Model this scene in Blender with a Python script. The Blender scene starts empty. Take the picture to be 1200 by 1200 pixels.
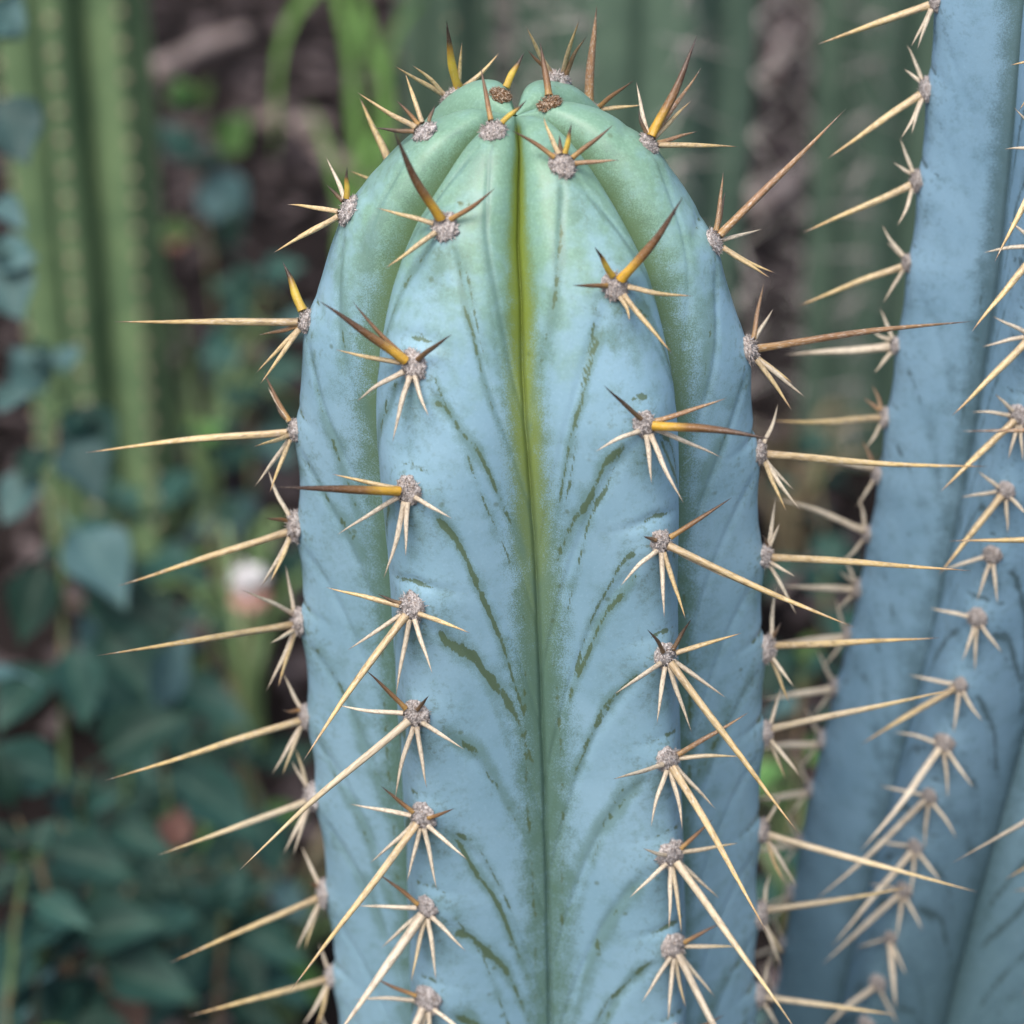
import bpy, math, random
import numpy as np
from mathutils import Vector, Matrix, noise as mnoise
random.seed(7); RNG = np.random.default_rng(7)
R = math.radians
scene = bpy.context.scene
col = scene.collection

# ------------------------------------------------------------------ camera
CAM = Vector((0.0, 0.0, 0.95)); PITCH = R(30.0); FOV = R(22.0)
FPX = 600.0 / math.tan(FOV / 2)
FWD = Vector((0, math.cos(PITCH), -math.sin(PITCH)))
UPV = Vector((0, math.sin(PITCH), math.cos(PITCH)))
RGT = Vector((1, 0, 0))
cd = bpy.data.cameras.new('camera'); cam = bpy.data.objects.new('camera', cd); col.objects.link(cam)
cam.location = CAM; cam.rotation_euler = (R(90) - PITCH, 0, 0)
cd.sensor_width = 36; cd.sensor_fit = 'HORIZONTAL'; cd.lens = 18 / math.tan(FOV / 2)
cd.clip_start = 0.02; cd.clip_end = 300
cd.dof.use_dof = True; cd.dof.focus_distance = 0.61; cd.dof.aperture_fstop = 10.5
scene.camera = cam
cy = scene.cycles; cy.max_bounces = 6; cy.diffuse_bounces = 3; cy.glossy_bounces = 2; cy.transmission_bounces = 0
scene.render.resolution_x = 1024; scene.render.resolution_y = 1024

# ------------------------------------------------------------------ light
SUN_EL, SUN_AZ = 60.0, 204.0
w = bpy.data.worlds.new('World'); scene.world = w; w.use_nodes = True
nt = w.node_tree; bg = nt.nodes['Background']
sky = nt.nodes.new('ShaderNodeTexSky'); sky.sky_type = 'NISHITA'; sky.sun_disc = False
sky.sun_elevation = R(SUN_EL); sky.sun_rotation = R(SUN_AZ); sky.dust_density = 4.0; sky.air_density = 1.0; sky.ozone_density = 1.0
nt.links.new(sky.outputs[0], bg.inputs[0]); bg.inputs[1].default_value = 0.10
sd = bpy.data.lights.new('sun', 'SUN'); sd.energy = 1.5; sd.angle = R(40); sd.color = (1.0, 0.95, 0.88)
sun = bpy.data.objects.new('sun', sd); col.objects.link(sun)
sdir = Vector((math.sin(R(SUN_AZ)) * math.cos(R(SUN_EL)), math.cos(R(SUN_AZ)) * math.cos(R(SUN_EL)), math.sin(R(SUN_EL))))
sun.rotation_euler = sdir.to_track_quat('Z', 'Y').to_euler(); sun.location = (0, 0, 5)
vs = scene.view_settings
vs.view_transform = 'Standard'; vs.look = 'None'; vs.gamma = 1.0; vs.exposure = 1.06; vs.use_curve_mapping = False

# ------------------------------------------------------------------ helpers
def at(px, py, z):
    """point that the photograph's pixel (1200 grid) shows at depth z along the view axis"""
    return CAM + FWD * z + RGT * ((px - 600) * z / FPX) + UPV * ((600 - py) * z / FPX)
def proj(p):
    v = Vector(p) - CAM; z = v.dot(FWD)
    return 600 + FPX * v.dot(RGT) / z, 600 - FPX * v.dot(UPV) / z, z
def on_ground(px, py, zz=0.0):
    d = at(px, py, 1.0) - CAM
    return CAM + d * ((zz - CAM.z) / d.z)

def tag(o, label, cat=None, group=None, kind=None):
    if label: o['label'] = label
    if cat: o['category'] = cat
    if group: o['group'] = group
    if kind: o['kind'] = kind
    return o
def empty(name, loc):
    o = bpy.data.objects.new(name, None); col.objects.link(o); o.location = loc; o.empty_display_size = 0.02
    o['_w'] = 0; del o['_w']
    WM[o.name] = Matrix.Translation(Vector(loc)); return o
WM = {}
def put(name, mesh, M, parent=None, mat=None):
    """link one mesh object with world matrix M under parent"""
    o = bpy.data.objects.new(name, mesh); col.objects.link(o)
    if parent is not None:
        o.parent = parent; o.matrix_parent_inverse = WM[parent.name].inverted()
    o.matrix_basis = M; WM[o.name] = M.copy()
    if mat is not None:
        if not mesh.materials: mesh.materials.append(mat)
        elif mesh.materials[0] != mat:
            o.material_slots[0].link = 'OBJECT'; o.material_slots[0].material = mat
    return o
def mesh_np(name, verts, faces, mat=None, smooth=True, attrs=None):
    me = bpy.data.meshes.new(name)
    me.from_pydata([tuple(v) for v in verts] if not isinstance(verts, np.ndarray) else verts.tolist(), [],
                   faces.tolist() if isinstance(faces, np.ndarray) else faces)
    if smooth: me.polygons.foreach_set('use_smooth', [True] * len(me.polygons))
    if attrs:
        for k, a in attrs.items():
            at_ = me.attributes.new(k, 'FLOAT', 'POINT'); at_.data.foreach_set('value', np.asarray(a, dtype=np.float32))
    if mat: me.materials.append(mat)
    me.update(); return me
I4 = Matrix.Identity(4)
def sstep(a, b, x):
    t = np.clip((np.asarray(x, float) - a) / (b - a), 0, 1); return t * t * (3 - 2 * t)
def frame(origin, zdir, ref=Vector((0, 0, 1)), scale=(1, 1, 1)):
    z = zdir.normalized(); x = ref.cross(z)
    if x.length < 1e-4: x = Vector((1, 0, 0)).cross(z)
    x.normalize(); y = z.cross(x)
    m = Matrix((x * scale[0], y * scale[1], z * scale[2])).transposed().to_4x4(); m.translation = origin
    return m

# ------------------------------------------------------------------ materials
class NT:
    def __init__(s, name):
        s.m = bpy.data.materials.new(name); s.m.use_nodes = True; s.t = s.m.node_tree
        s.b = s.t.nodes['Principled BSDF']; s.out = s.t.nodes['Material Output']
    def n(s, kind, **kw):
        x = s.t.nodes.new('ShaderNode' + kind)
        for k, v in kw.items(): setattr(x, k, v)
        return x
    def l(s, a, b): s.t.links.new(a, b)
    def attr(s, name): return s.n('Attribute', attribute_name=name).outputs['Fac']
    def coord(s, which='Object', scale=None):
        c = s.n('TexCoord').outputs[which]
        if scale:
            m = s.n('Mapping'); m.inputs['Scale'].default_value = scale; s.l(c, m.inputs[0]); return m.outputs[0]
        return c
    def noise(s, vec, scale, detail=3, rough=.55, dist=0.0):
        x = s.n('TexNoise'); s.l(vec, x.inputs['Vector']); x.inputs['Scale'].default_value = scale
        x.inputs['Detail'].default_value = detail; x.inputs['Roughness'].default_value = rough; x.inputs['Distortion'].default_value = dist
        return x.outputs['Fac']
    def mr(s, v, a, b, c=0.0, d=1.0, smooth=True):
        x = s.n('MapRange', interpolation_type='SMOOTHSTEP' if smooth else 'LINEAR'); s.l(v, x.inputs[0])
        for i, q in enumerate((a, b, c, d)): x.inputs[i + 1].default_value = q
        return x.outputs[0]
    def math(s, op, a, b=None):
        x = s.n('Math', operation=op)
        for i, q in enumerate((a, b)):
            if q is None: continue
            if isinstance(q, (int, float)): x.inputs[i].default_value = q
            else: s.l(q, x.inputs[i])
        return x.outputs[0]
    def mix(s, f, a, b):
        x = s.n('Mix', data_type='RGBA')
        if isinstance(f, (int, float)): x.inputs[0].default_value = f
        else: s.l(f, x.inputs[0])
        for i, q in ((6, a), (7, b)):
            if isinstance(q, tuple): x.inputs[i].default_value = (*q, 1)
            else: s.l(q, x.inputs[i])
        return x.outputs[2]
    def ramp(s, f, stops):
        x = s.n('ValToRGB'); s.l(f, x.inputs[0]); e = x.color_ramp.elements
        while len(e) < len(stops): e.new(0.5)
        for el, (p, c) in zip(e, stops): el.position = p; el.color = (*c, 1)
        return x.outputs[0]
    def bump(s, h, strength, dist):
        x = s.n('Bump'); x.inputs['Strength'].default_value = strength; x.inputs['Distance'].default_value = dist
        s.l(h, x.inputs['Height']); s.l(x.outputs[0], s.b.inputs['Normal'])
    def fin(s, c, rough=.6, spec=.4):
        if isinstance(c, tuple): s.b.inputs['Base Color'].default_value = (*c, 1)
        else: s.l(c, s.b.inputs['Base Color'])
        if isinstance(rough, (int, float)): s.b.inputs['Roughness'].default_value = rough
        else: s.l(rough, s.b.inputs['Roughness'])
        s.b.inputs['Specular IOR Level'].default_value = spec
        return s.m

def cactus_skin(name, blue1, blue2, young, gy, gd, olive, amount=1.0):
    s = NT(name); c = s.coord('Object')
    big = s.noise(c, 34, 2); mid = s.noise(c, 170, 3, .6); fine = s.noise(c, 1300, 2, .7); spk = s.noise(c, 3300, 1, .6)
    base = s.mix(s.mr(big, .32, .68), blue1, blue2)
    base = s.mix(s.mr(mid, .42, .78, 0, .28), base, tuple(q * .74 for q in blue2))
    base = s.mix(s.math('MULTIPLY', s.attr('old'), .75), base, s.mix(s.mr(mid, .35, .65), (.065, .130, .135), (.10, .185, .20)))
    base = s.mix(s.mr(fine, .50, .78, 0, .24), base, tuple(min(1, q * 1.2 + .03) for q in blue1))
    yn = s.math('ADD', s.attr('young'), s.mr(mid, .3, .7, -.16, .16))
    base = s.mix(s.mr(yn, .0, 1.0, 0, .95), base, s.mix(s.mr(fine, .42, .72, 0, .6), young, tuple(min(1, q * 1.25 + .03) for q in young)))
    # bare green skin along the valleys, with a stippled edge where the bloom starts
    g = s.math('ADD', s.attr('groove'), s.mr(spk, .3, .7, -.26, .26, False))
    g = s.math('ADD', g, s.mr(mid, .3, .7, -.16, .16, False))
    gcol = s.mix(s.attr('yellow'), gd, gy)
    base = s.mix(s.mr(g, .18, .90, 0, .93 * amount), base, gcol)
    # rubbed chevron lines running from the areoles to the valleys
    soft = s.math('ADD', s.attr('wear_soft'), s.mr(spk, .3, .7, -.20, .20, False))
    soft = s.math('ADD', soft, s.mr(mid, .3, .7, -.24, .24, False))
    base = s.mix(s.mr(soft, .15, .90, 0, .66 * amount), base, tuple(a * .8 + b * .2 for a, b in zip(gd, blue2)))
    brk = s.noise(s.coord('Object', (1, 1, .5)), 310, 4, .75)
    core = s.math('ADD', s.attr('wear'), s.mr(brk, .25, .75, -.50, .34, False))
    base = s.mix(s.mr(core, .50, .63, 0, .84 * amount), base, olive)
    sc = s.math('MULTIPLY', s.attr('scuff'), s.mr(s.noise(c, 520, 3, .75), .50, .68))
    base = s.mix(s.math('MULTIPLY', sc, .66 * amount), base, olive)
    dots = s.n('TexVoronoi', feature='F1'); s.l(c, dots.inputs['Vector']); dots.inputs['Scale'].default_value = 150
    dm = s.math('MULTIPLY', s.mr(dots.outputs['Distance'], .05, .14, 1, 0), s.mr(big, .50, .57))
    base = s.mix(s.math('MULTIPLY', dm, .55 * amount), base, olive)
    base = s.mix(s.mr(spk, .68, .82, 0, .28), base, (.66, .74, .76))
    h = s.math('ADD', s.math('MULTIPLY', mid, .5), s.math('MULTIPLY', fine, .3))
    s.bump(h, .11, .0008)
    return s.fin(base, s.mr(fine, .3, .7, .40, .54), .45)
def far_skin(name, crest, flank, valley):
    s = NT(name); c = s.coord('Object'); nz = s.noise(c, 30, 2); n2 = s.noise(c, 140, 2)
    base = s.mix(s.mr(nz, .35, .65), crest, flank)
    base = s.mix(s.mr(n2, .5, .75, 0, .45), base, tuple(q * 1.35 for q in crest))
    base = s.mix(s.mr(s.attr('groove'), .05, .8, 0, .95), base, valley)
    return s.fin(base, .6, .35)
M_BLUE = cactus_skin('blue_bloom_skin', (.260, .425, .525), (.212, .365, .455), (.165, .300, .200), (.20, .255, .030), (.085, .160, .105), (.080, .118, .050))
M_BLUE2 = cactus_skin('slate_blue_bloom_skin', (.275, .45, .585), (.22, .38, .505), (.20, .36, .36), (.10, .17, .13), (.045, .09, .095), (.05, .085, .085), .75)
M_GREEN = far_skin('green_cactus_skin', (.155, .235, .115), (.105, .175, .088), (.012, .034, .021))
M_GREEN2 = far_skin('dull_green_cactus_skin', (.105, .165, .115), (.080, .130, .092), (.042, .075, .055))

def spine_mat(name, stops, streak=.35, grey=.55):
    s = NT(name); a = s.attr('along'); oi = s.n('ObjectInfo')
    base = s.ramp(a, stops)
    m = s.n('Mapping'); m.inputs['Scale'].default_value = (1.3, 1.3, 14); s.l(s.n('TexCoord').outputs['Object'], m.inputs[0])
    off = s.n('VectorMath', operation='ADD'); s.l(m.outputs[0], off.inputs[0])
    cx = s.n('CombineXYZ'); s.l(s.math('MULTIPLY', oi.outputs['Random'], 90), cx.inputs[2]); s.l(cx.outputs[0], off.inputs[1])
    nz = s.noise(off.outputs[0], 1.1, 4, .65)
    base = s.mix(s.mr(nz, .44, .68, 0, streak), base, (.15, .095, .055))
    nz2 = s.noise(off.outputs[0], 2.7, 2, .5)
    base = s.mix(s.mr(nz2, .50, .72, 0, grey), base, (.62, .57, .50))
    hv = s.n('HueSaturation'); s.l(base, hv.inputs['Color']); s.l(s.mr(oi.outputs['Random'], 0, 1, .82, 1.15, False), hv.inputs['Value'])
    s.bump(nz, .4, .0004)
    return s.fin(hv.outputs[0], .42, .45)
SP = {
 'Y': spine_mat('young_spine', [(0, (.50, .29, .03)), (.16, (.48, .28, .03)), (.30, (.20, .10, .03)), (.55, (.10, .05, .025)), (1, (.02, .015, .017))], .3, .14),
 'Z': spine_mat('yellow_spine', [(0, (.50, .33, .05)), (.4, (.58, .42, .05)), (.58, (.33, .19, .03)), (.70, (.06, .035, .02)), (1, (.02, .016, .02))], .12, .14),
 'K': spine_mat('dark_spine', [(0, (.17, .10, .045)), (.5, (.08, .05, .03)), (1, (.02, .016, .017))], .4, .14),
 'R': spine_mat('rust_spine', [(0, (.34, .20, .075)), (.3, (.27, .145, .07)), (.8, (.31, .185, .09)), (.95, (.10, .06, .045)), (1, (.035, .027, .027))], .6),
 'B': spine_mat('brown_spine', [(0, (.40, .24, .07)), (.25, (.24, .125, .05)), (.7, (.13, .068, .036)), (1, (.022, .018, .019))], .4, .14),
 'S': spine_mat('straw_spine', [(0, (.46, .345, .20)), (.3, (.56, .43, .23)), (.7, (.60, .44, .19)), (.9, (.48, .31, .14)), (.97, (.14, .09, .07)), (1, (.07, .05, .05))], .6),
 'L': spine_mat('light_straw_spine', [(0, (.52, .43, .30)), (.4, (.60, .50, .34)), (.75, (.60, .47, .24)), (.92, (.50, .36, .18)), (1, (.12, .09, .08))], .45),
 'P': spine_mat('pale_spine', [(0, (.54, .45, .33)), (.4, (.64, .56, .43)), (.85, (.54, .45, .33)), (1, (.14, .11, .09))], .55),
}
def wool_mat():
    s = NT('areole_wool'); c = s.coord('Object'); a = s.noise(c, 5.5, 4, .75); b = s.noise(c, 2.4, 2, .6)
    base = s.mix(s.mr(a, .35, .65), (.25, .21, .195), (.72, .68, .665))
    base = s.mix(s.mr(b, .56, .74, 0, .75), base, (.17, .115, .08))
    oi = s.n('ObjectInfo'); base = s.mix(s.mr(oi.outputs['Random'], 0, 1, 0, .28, False), base, (.30, .245, .20))
    s.bump(a, .7, .0006); return s.fin(base, .95, .1)
M_WOOL = wool_mat()
def wool_dark():
    s = NT('young_areole_wool'); c = s.coord('Object'); a = s.noise(c, 5, 3, .7)
    s.bump(a, .7, .0006); return s.fin(s.mix(s.mr(a, .45, .65), (.16, .09, .045), (.55, .45, .36)), .95, .1)
M_WOOL2 = wool_dark()

# ------------------------------------------------------------------ shared small meshes
def spine_mesh(i, bend, nseg=12, ns=9):
    V, F, A = [], [], []
    prof = lambda v: (1.15 - 2.2 * v if v < .06 else 1.02 - .12 * v) * (1 - max(0, (v - .30) / .70) ** 1.5 * .97)
    ph = i * 1.7
    for k in range(nseg + 1):
        v = (k / nseg) ** .9
        r = prof(v); ox = bend * math.sin(v * 2.2) + .12 * math.sin(v * 9 + ph); oy = bend * .5 * v * v
        for j in range(ns):
            a = 2 * math.pi * j / ns; rr = r * (1 + .07 * math.sin(3 * a + v * 4 + ph))
            V.append((ox + rr * math.cos(a), oy + rr * math.sin(a), v)); A.append(v)
    for k in range(nseg):
        for j in range(ns):
            F.append((k * ns + j, k * ns + (j + 1) % ns, (k + 1) * ns + (j + 1) % ns, (k + 1) * ns + j))
    F.append(tuple(range(ns - 1, -1, -1))); F.append(tuple(nseg * ns + j for j in range(ns)))
    me = mesh_np('spine', V, F, None, True, {'along': A}); me.materials.append(SP['S']); return me
SPINES = [spine_mesh(i, b) for i, b in enumerate((-1.7, -.9, -.3, .4, 1.0, .1, 1.8, .6))]

def areole_mesh(seed, fib=260):
    rs = random.Random(seed); V, F = [], []
    nu, nv = 22, 12
    for i in range(nv + 1):
        ph = math.pi * i / nv
        for j in range(nu):
            a = 2 * math.pi * j / nu
            d = Vector((math.sin(ph) * math.cos(a), math.sin(ph) * math.sin(a), math.cos(ph)))
            r = .95 + .34 * mnoise.noise(d * 2.4 + Vector((seed * 7, 0, 0))) + .26 * mnoise.noise(d * 6 + Vector((seed * 3, 0, 0)))
            V.append((d.x * r, d.y * r, d.z * r * .54))
    for i in range(nv):
        for j in range(nu):
            F.append((i * nu + j, (i + 1) * nu + j, (i + 1) * nu + (j + 1) % nu, i * nu + (j + 1) % nu))
    for k in range(fib):
        z = rs.uniform(-.05, 1); a = rs.uniform(0, 6.283); q = math.sqrt(max(0, 1 - z * z))
        d = Vector((q * math.cos(a), q * math.sin(a), z)); p = Vector((d.x, d.y, d.z * .62)) * .92
        t = Vector((rs.gauss(0, 1), rs.gauss(0, 1), rs.gauss(0, 1))); t = (t - d * t.dot(d)).normalized()
        e = p + (d + t * rs.uniform(.2, 1.2)).normalized() * rs.uniform(.12, .42); m = (p + e) / 2 + t * .06
        sd_ = d.cross(t).normalized() * .035; b = len(V)
        V += [tuple(p - sd_), tuple(p + sd_), tuple(m + sd_ * .8), tuple(m - sd_ * .8), tuple(e)]
        F += [(b, b + 1, b + 2, b + 3), (b + 3, b + 2, b + 4)]
    return mesh_np('areole', V, F, M_WOOL)
AREOLES = [areole_mesh(i) for i in range(5)]

# ------------------------------------------------------------------ cactus generator
def catmull(pts, n):
    p = np.array(pts, float); p = np.vstack([2 * p[0] - p[1], p, 2 * p[-1] - p[-2]]); out = []
    for i in range(1, len(p) - 2):
        for k in range(n):
            t = k / n
            out.append(.5 * ((2 * p[i]) + (-p[i - 1] + p[i + 1]) * t + (2 * p[i - 1] - 5 * p[i] + 4 * p[i + 1] - p[i + 2]) * t * t
                             + (-p[i - 1] + 3 * p[i] - 3 * p[i + 1] + p[i + 2]) * t ** 3))
    out.append(p[-2]); return np.array(out)

class Cactus:
    """ribbed column. t = arc length along a rib's crest from the crown centre, angle 0 faces -Y, +90 faces +X"""
    def __init__(s, apex, base, prof, ribs, depth=.0145, flat=.75, e=.28):
        s.apex, s.base = Vector(apex), Vector(base)
        ax = (s.base - s.apex); s.L = ax.length; s.ax = ax.normalized()
        s.ey = (Vector((0, -1, 0)) - s.ax * Vector((0, -1, 0)).dot(s.ax)).normalized()
        s.ex = s.ey.cross(s.ax) * -1
        if s.ex.x < 0: s.ex = -s.ex
        P = catmull(prof, 24); P[:, 0] = np.maximum(P[:, 0], 0)
        seg = np.hypot(np.diff(P[:, 0]), np.diff(P[:, 1])); s.T = np.concatenate([[0], np.cumsum(seg)]); s.P = P
        s.ribs = ribs; s.dmax = depth; s.flat = flat; s.e = e; s.areo = []
        s.nr = len(ribs); s.lift = [0.0] * len(ribs); s.old = (50, 51); s.hero = False; s.cr = 1.0; s.sway = lambda d: (0 * d, 0 * d)
    def prof(s, t):
        t = np.asarray(t, float); r = np.interp(t, s.T, s.P[:, 0]); d = np.interp(t, s.T, s.P[:, 1]); h = .0012
        dr = np.interp(t + h, s.T, s.P[:, 0]) - np.interp(t - h, s.T, s.P[:, 0]); dd = np.interp(t + h, s.T, s.P[:, 1]) - np.interp(t - h, s.T, s.P[:, 1])
        l = np.hypot(dr, dd) + 1e-12
        return r, d, dd / l, -dr / l        # normal = (radial, downward)
    def crest(s, i, t):
        i0 = i % s.nr; turn = (i - i0) // s.nr
        a = s.ribs[i0]; v = np.interp(np.asarray(t, float), a[0], a[1]) if isinstance(a, tuple) else np.full(np.shape(t), float(a))
        return v + 360.0 * turn
    def world(s, r, d, ang):
        a = np.radians(ang); sx, sy = s.sway(d)
        x = r * np.sin(a) + sx; y = r * np.cos(a) + sy
        out = np.array(s.apex)[None] + np.multiply.outer(x.ravel(), np.array(s.ex)) + np.multiply.outer(y.ravel(), np.array(s.ey)) + np.multiply.outer(d.ravel(), np.array(s.ax))
        return out
    def shape(s, i, side, u, t):
        """displaced profile for rib i, side +-1, u 0 crest..1 valley; returns r,d,ang"""
        r, d, nr_, nd = s.prof(t)
        c = s.crest(i, t); nb = s.crest(i + side, t); ang = c + (nb - c) * .5 * u
        al = np.radians(np.abs(nb - c) * .5); k = s.flat; e = s.e + .75 * (1 - sstep(.02, .13, d))
        uu = (np.sqrt(u * u + e * e) - e) / (np.sqrt(1 + e * e) - e)
        rr = k * np.sin(al) / (np.sin(al * uu) + k * np.sin(al * (1 - uu))); g = (1 - rr) / (1 - k)
        dome = 1 - sstep(.015, .11, d); puff = .24 + .64 * dome; g = g * (1 - puff) + g ** (3.0 + 1.4 * dome) * puff
        D = s.dmax * (1 - .10 * dome) * (1 + dome * (np.clip(al / R(31), .5, 1.12) - 1)) * (.68 if s.hero and (i % s.nr, side) in ((1, 1), (2, -1)) else 1.0) * (1 - np.exp(-r / .0145))
        off = -D * g - .0012 * np.exp(-((1 - u) / .022) ** 2) * sstep(.003, .02, r)
        off = off + .0005 * (1 - u ** 2) * np.sin(t * 41 + i * 2.1) * sstep(.01, .04, r)
        for (ri, tk) in s.areo:
            if ri != i % s.nr: continue
            lat = u * r * al; dt = t - tk
            off = off + (.4 + .6 * s.cr) * .0012 * np.exp(-(lat / .0065) ** 2 - ((dt - .002) / .0075) ** 2) * sstep(.01, .03, r)
            brow = dt + .0062 - .25 * lat
            off = off - s.cr * .0007 * (.45 + .55 * math.sin(tk * 977)) * np.exp(-(brow / .0014) ** 2 - (lat / .0075) ** 2) * sstep(.012, .03, r)
            ch = dt - .004 - .066 * u ** 2
            off = off - s.cr * .00035 * np.exp(-(ch / .0022) ** 2) * sstep(.05, .2, u) * sstep(.015, .03, r)
        l0, l1 = s.lift[i % s.nr], s.lift[(i + side) % s.nr]; f_ = u * u * (3 - 2 * u) * .5
        d = d - (l0 * (1 - f_) + l1 * f_) * sstep(.004, .018, r) * (1 - sstep(.034, .056, r))
        return r + off * nr_, d + off * nd, ang
    def point(s, i, t, extra=0.0):
        r, d, ang = s.shape(i, 1, np.array([0.0]), np.array([t])); _, _, nr_, nd = s.prof(np.array([t]))
        p = Vector(s.world(r, d, ang)[0]); a = math.radians(float(ang[0]))
        n = (s.ex * math.sin(a) + s.ey * math.cos(a)) * float(nr_[0]) + s.ax * float(nd[0])
        return p + n * extra, n.normalized()
    def solve_t(s, i, py):
        ts = np.linspace(.004, s.T[-1] * .98, 1500); r, d, nr_, nd = s.prof(ts); P = s.world(r, d, s.crest(i, ts))
        v = P - np.array(CAM); z = v @ np.array(FWD); y = 600 - FPX * (v @ np.array(UPV)) / z
        k = int(np.argmin(np.abs(y - py) + (np.diff(y, append=y[-1] + 1) < 0) * 50)); return float(ts[k])
    def solve_ang(s, i, px, py):
        """angle and t whose crest point lands on the pixel"""
        a0 = float(s.crest(i, .1)); best = None
        ts = np.linspace(.004, s.T[-1] * .6, 700); r, d, _, _ = s.prof(ts)
        for a in np.arange(a0 - 22, a0 + 22.1, .5):
            P = s.world(r, d, np.full(ts.shape, a)); v = P - np.array(CAM); z = v @ np.array(FWD)
            x = 600 + FPX * (v @ np.array(RGT)) / z; y = 600 - FPX * (v @ np.array(UPV)) / z
            e = np.hypot(x - px, y - py); k = int(np.argmin(e))
            if best is None or e[k] < best[0]: best = (e[k], float(a), float(ts[k]))
        return best[1], best[2]
    def build(s, mat, parent, rows, fine=(), nf=54, nc=14, name='stem'):
        t = np.asarray(rows, float); cols = []
        for i in range(s.nr):
            for side in (-1, 1):
                n = nf if (i, side) in fine else nc
                u = np.linspace(0, 1, n + 1); u = 1 - (1 - u) ** 1.25
                us = u[::-1][:-1] if side < 0 else u[:-1]
                us = u[1:][::-1] if side < 0 else u[:-1]
                cols.append((i, side, us))
        V, A = [], {k: [] for k in ('groove', 'yellow', 'young', 'wear', 'wear_soft', 'scuff', 'old')}
        for (i, side, us) in cols:
            U, Tt = np.meshgrid(us, t, indexing='ij'); r, d, ang = s.shape(i, side, U, Tt)
            # valleys' vertex (u=1) belongs to the left side of each rib, so no doubles
            V.append(s.world(r, d, ang).reshape(len(us), len(t), 3))
            r0, d0, _, _ = s.prof(Tt); gap = np.radians(np.abs(s.crest(i + side, Tt) - s.crest(i, Tt)) * .5)
            young = 1 - sstep(.004, .076, d0 + .018 * (1 - U)); A['young'].append(young)
            gw = .68 - .16 * sstep(.02, .14, d0); gk = 1.0
            if s.hero and (i, side) in ((0, 1), (3, -1)): gw = .52; gk = 1.0
            if s.hero and (i, side) in ((1, -1), (2, 1)): gw = .80; gk = .8
            A['groove'].append(gk * sstep(gw, 1.0 - .15 * (gk > 1), U) * (1.0 - .30 * sstep(.12, .26, d0)) * sstep(.0, .012, r0))
            A['yellow'].append((1 - sstep(.045, .135, d0)) * (.30 + .70 * sstep(.70, .97, U)) * (.30 if s.hero and (i, side) in ((0, 1), (3, -1), (1, -1), (2, 1)) else 1.0))
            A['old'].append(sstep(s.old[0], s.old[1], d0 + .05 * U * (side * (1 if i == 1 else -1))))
            wr = .62 * np.exp(-((U - .85 - .02 * np.sin(Tt * 60)) / .035) ** 2) * sstep(.09, .13, d0) * (1 - sstep(.19, .27, d0)); ws = wr * .6; sc = np.zeros_like(U)
            for (ri, tk) in s.areo:
                if ri != i: continue
                lat = U * r0 * gap; dt = Tt - tk
                wob = .0017 * np.sin(U * 7 + tk * 300 + side) + .0008 * np.sin(U * 21 + tk * 170 + 2 * side)
                ch = (dt - .004 - (.064 + .020 * math.sin(tk * 500 + side * 1.1)) * U ** 2 + wob) / (1 + 1.6 * U)
                fade = sstep(.10, .25, U) * (1 - .5 * sstep(.55, .95, U))
                st = .55 + .45 * math.sin(tk * 811 + side * 2.3); wt = 1.0 if (i, side) not in ((0, 1), (3, -1)) else (.62 if st > .5 else 0.0); fade = fade * (wt if wt < 1 else 1.0)
                wr = np.maximum(wr, np.exp(-(ch / (.0011 + .0006 * st)) ** 2) * fade * (.80 + .20 * st) * (1.0 if math.sin(tk * 1313 + side * 1.7) > -.6 else .6))
                ch2 = (dt - .001 - (.086 + .016 * math.sin(tk * 377 + side)) * U ** 2.1 - wob) / (1 + 1.6 * U)
                wr = np.maximum(wr, np.exp(-(ch2 / .0011) ** 2) * fade * (.85 - .35 * st)); ws = np.maximum(ws, .55 * np.exp(-(ch2 / .003) ** 2) * fade)
                ws = np.maximum(ws, np.exp(-(ch / (.0020 + .0014 * st)) ** 2) * fade * .95 + .35 * np.exp(-((U - .62) / .16) ** 2) * ((i, side) in ((0, 1), (3, -1))))
                brow = dt + .0062 - .25 * lat
                wr = np.maximum(wr, (.80 + .18 * math.sin(tk * 977)) * np.exp(-(brow / .0011) ** 2 - (lat / .008) ** 2))
                sc = np.maximum(sc, np.exp(-((dt - .003) / .013) ** 2 - (lat / .010) ** 2))
                ws = np.maximum(ws, .55 * np.exp(-((dt - .008) / .012) ** 2 - (lat / .006) ** 2))
            A['wear'].append(wr * (1 - .5 * young)); A['wear_soft'].append(ws * (.4 + .6 * s.cr)); A['scuff'].append(sc * (1 - young * .7))
        V = np.concatenate(V, 0); nc_, nt_ = V.shape[:2]; V = V.reshape(-1, 3)
        A = {k: np.concatenate([a.reshape(-1) for a in v]) for k, v in A.items()}
        j = np.arange(nc_)[:, None]; k = np.arange(nt_ - 1)[None, :]; j2 = (j + 1) % nc_
        F = np.stack([j * nt_ + k, j * nt_ + k + 1, j2 * nt_ + k + 1, j2 * nt_ + k], -1).reshape(-1, 4)
        me = mesh_np(name, V, F, mat, True, A); return put(name, me, I4, parent)

def rows(c, fine_to, step, coarse=.006, top=.0012):
    a = np.arange(.0006, .075, top); b = np.arange(.075, fine_to, step); d = np.linspace(fine_to, c.T[-1], max(4, int((c.T[-1] - fine_to) / coarse)))
    return np.concatenate([a, b, d])

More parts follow.
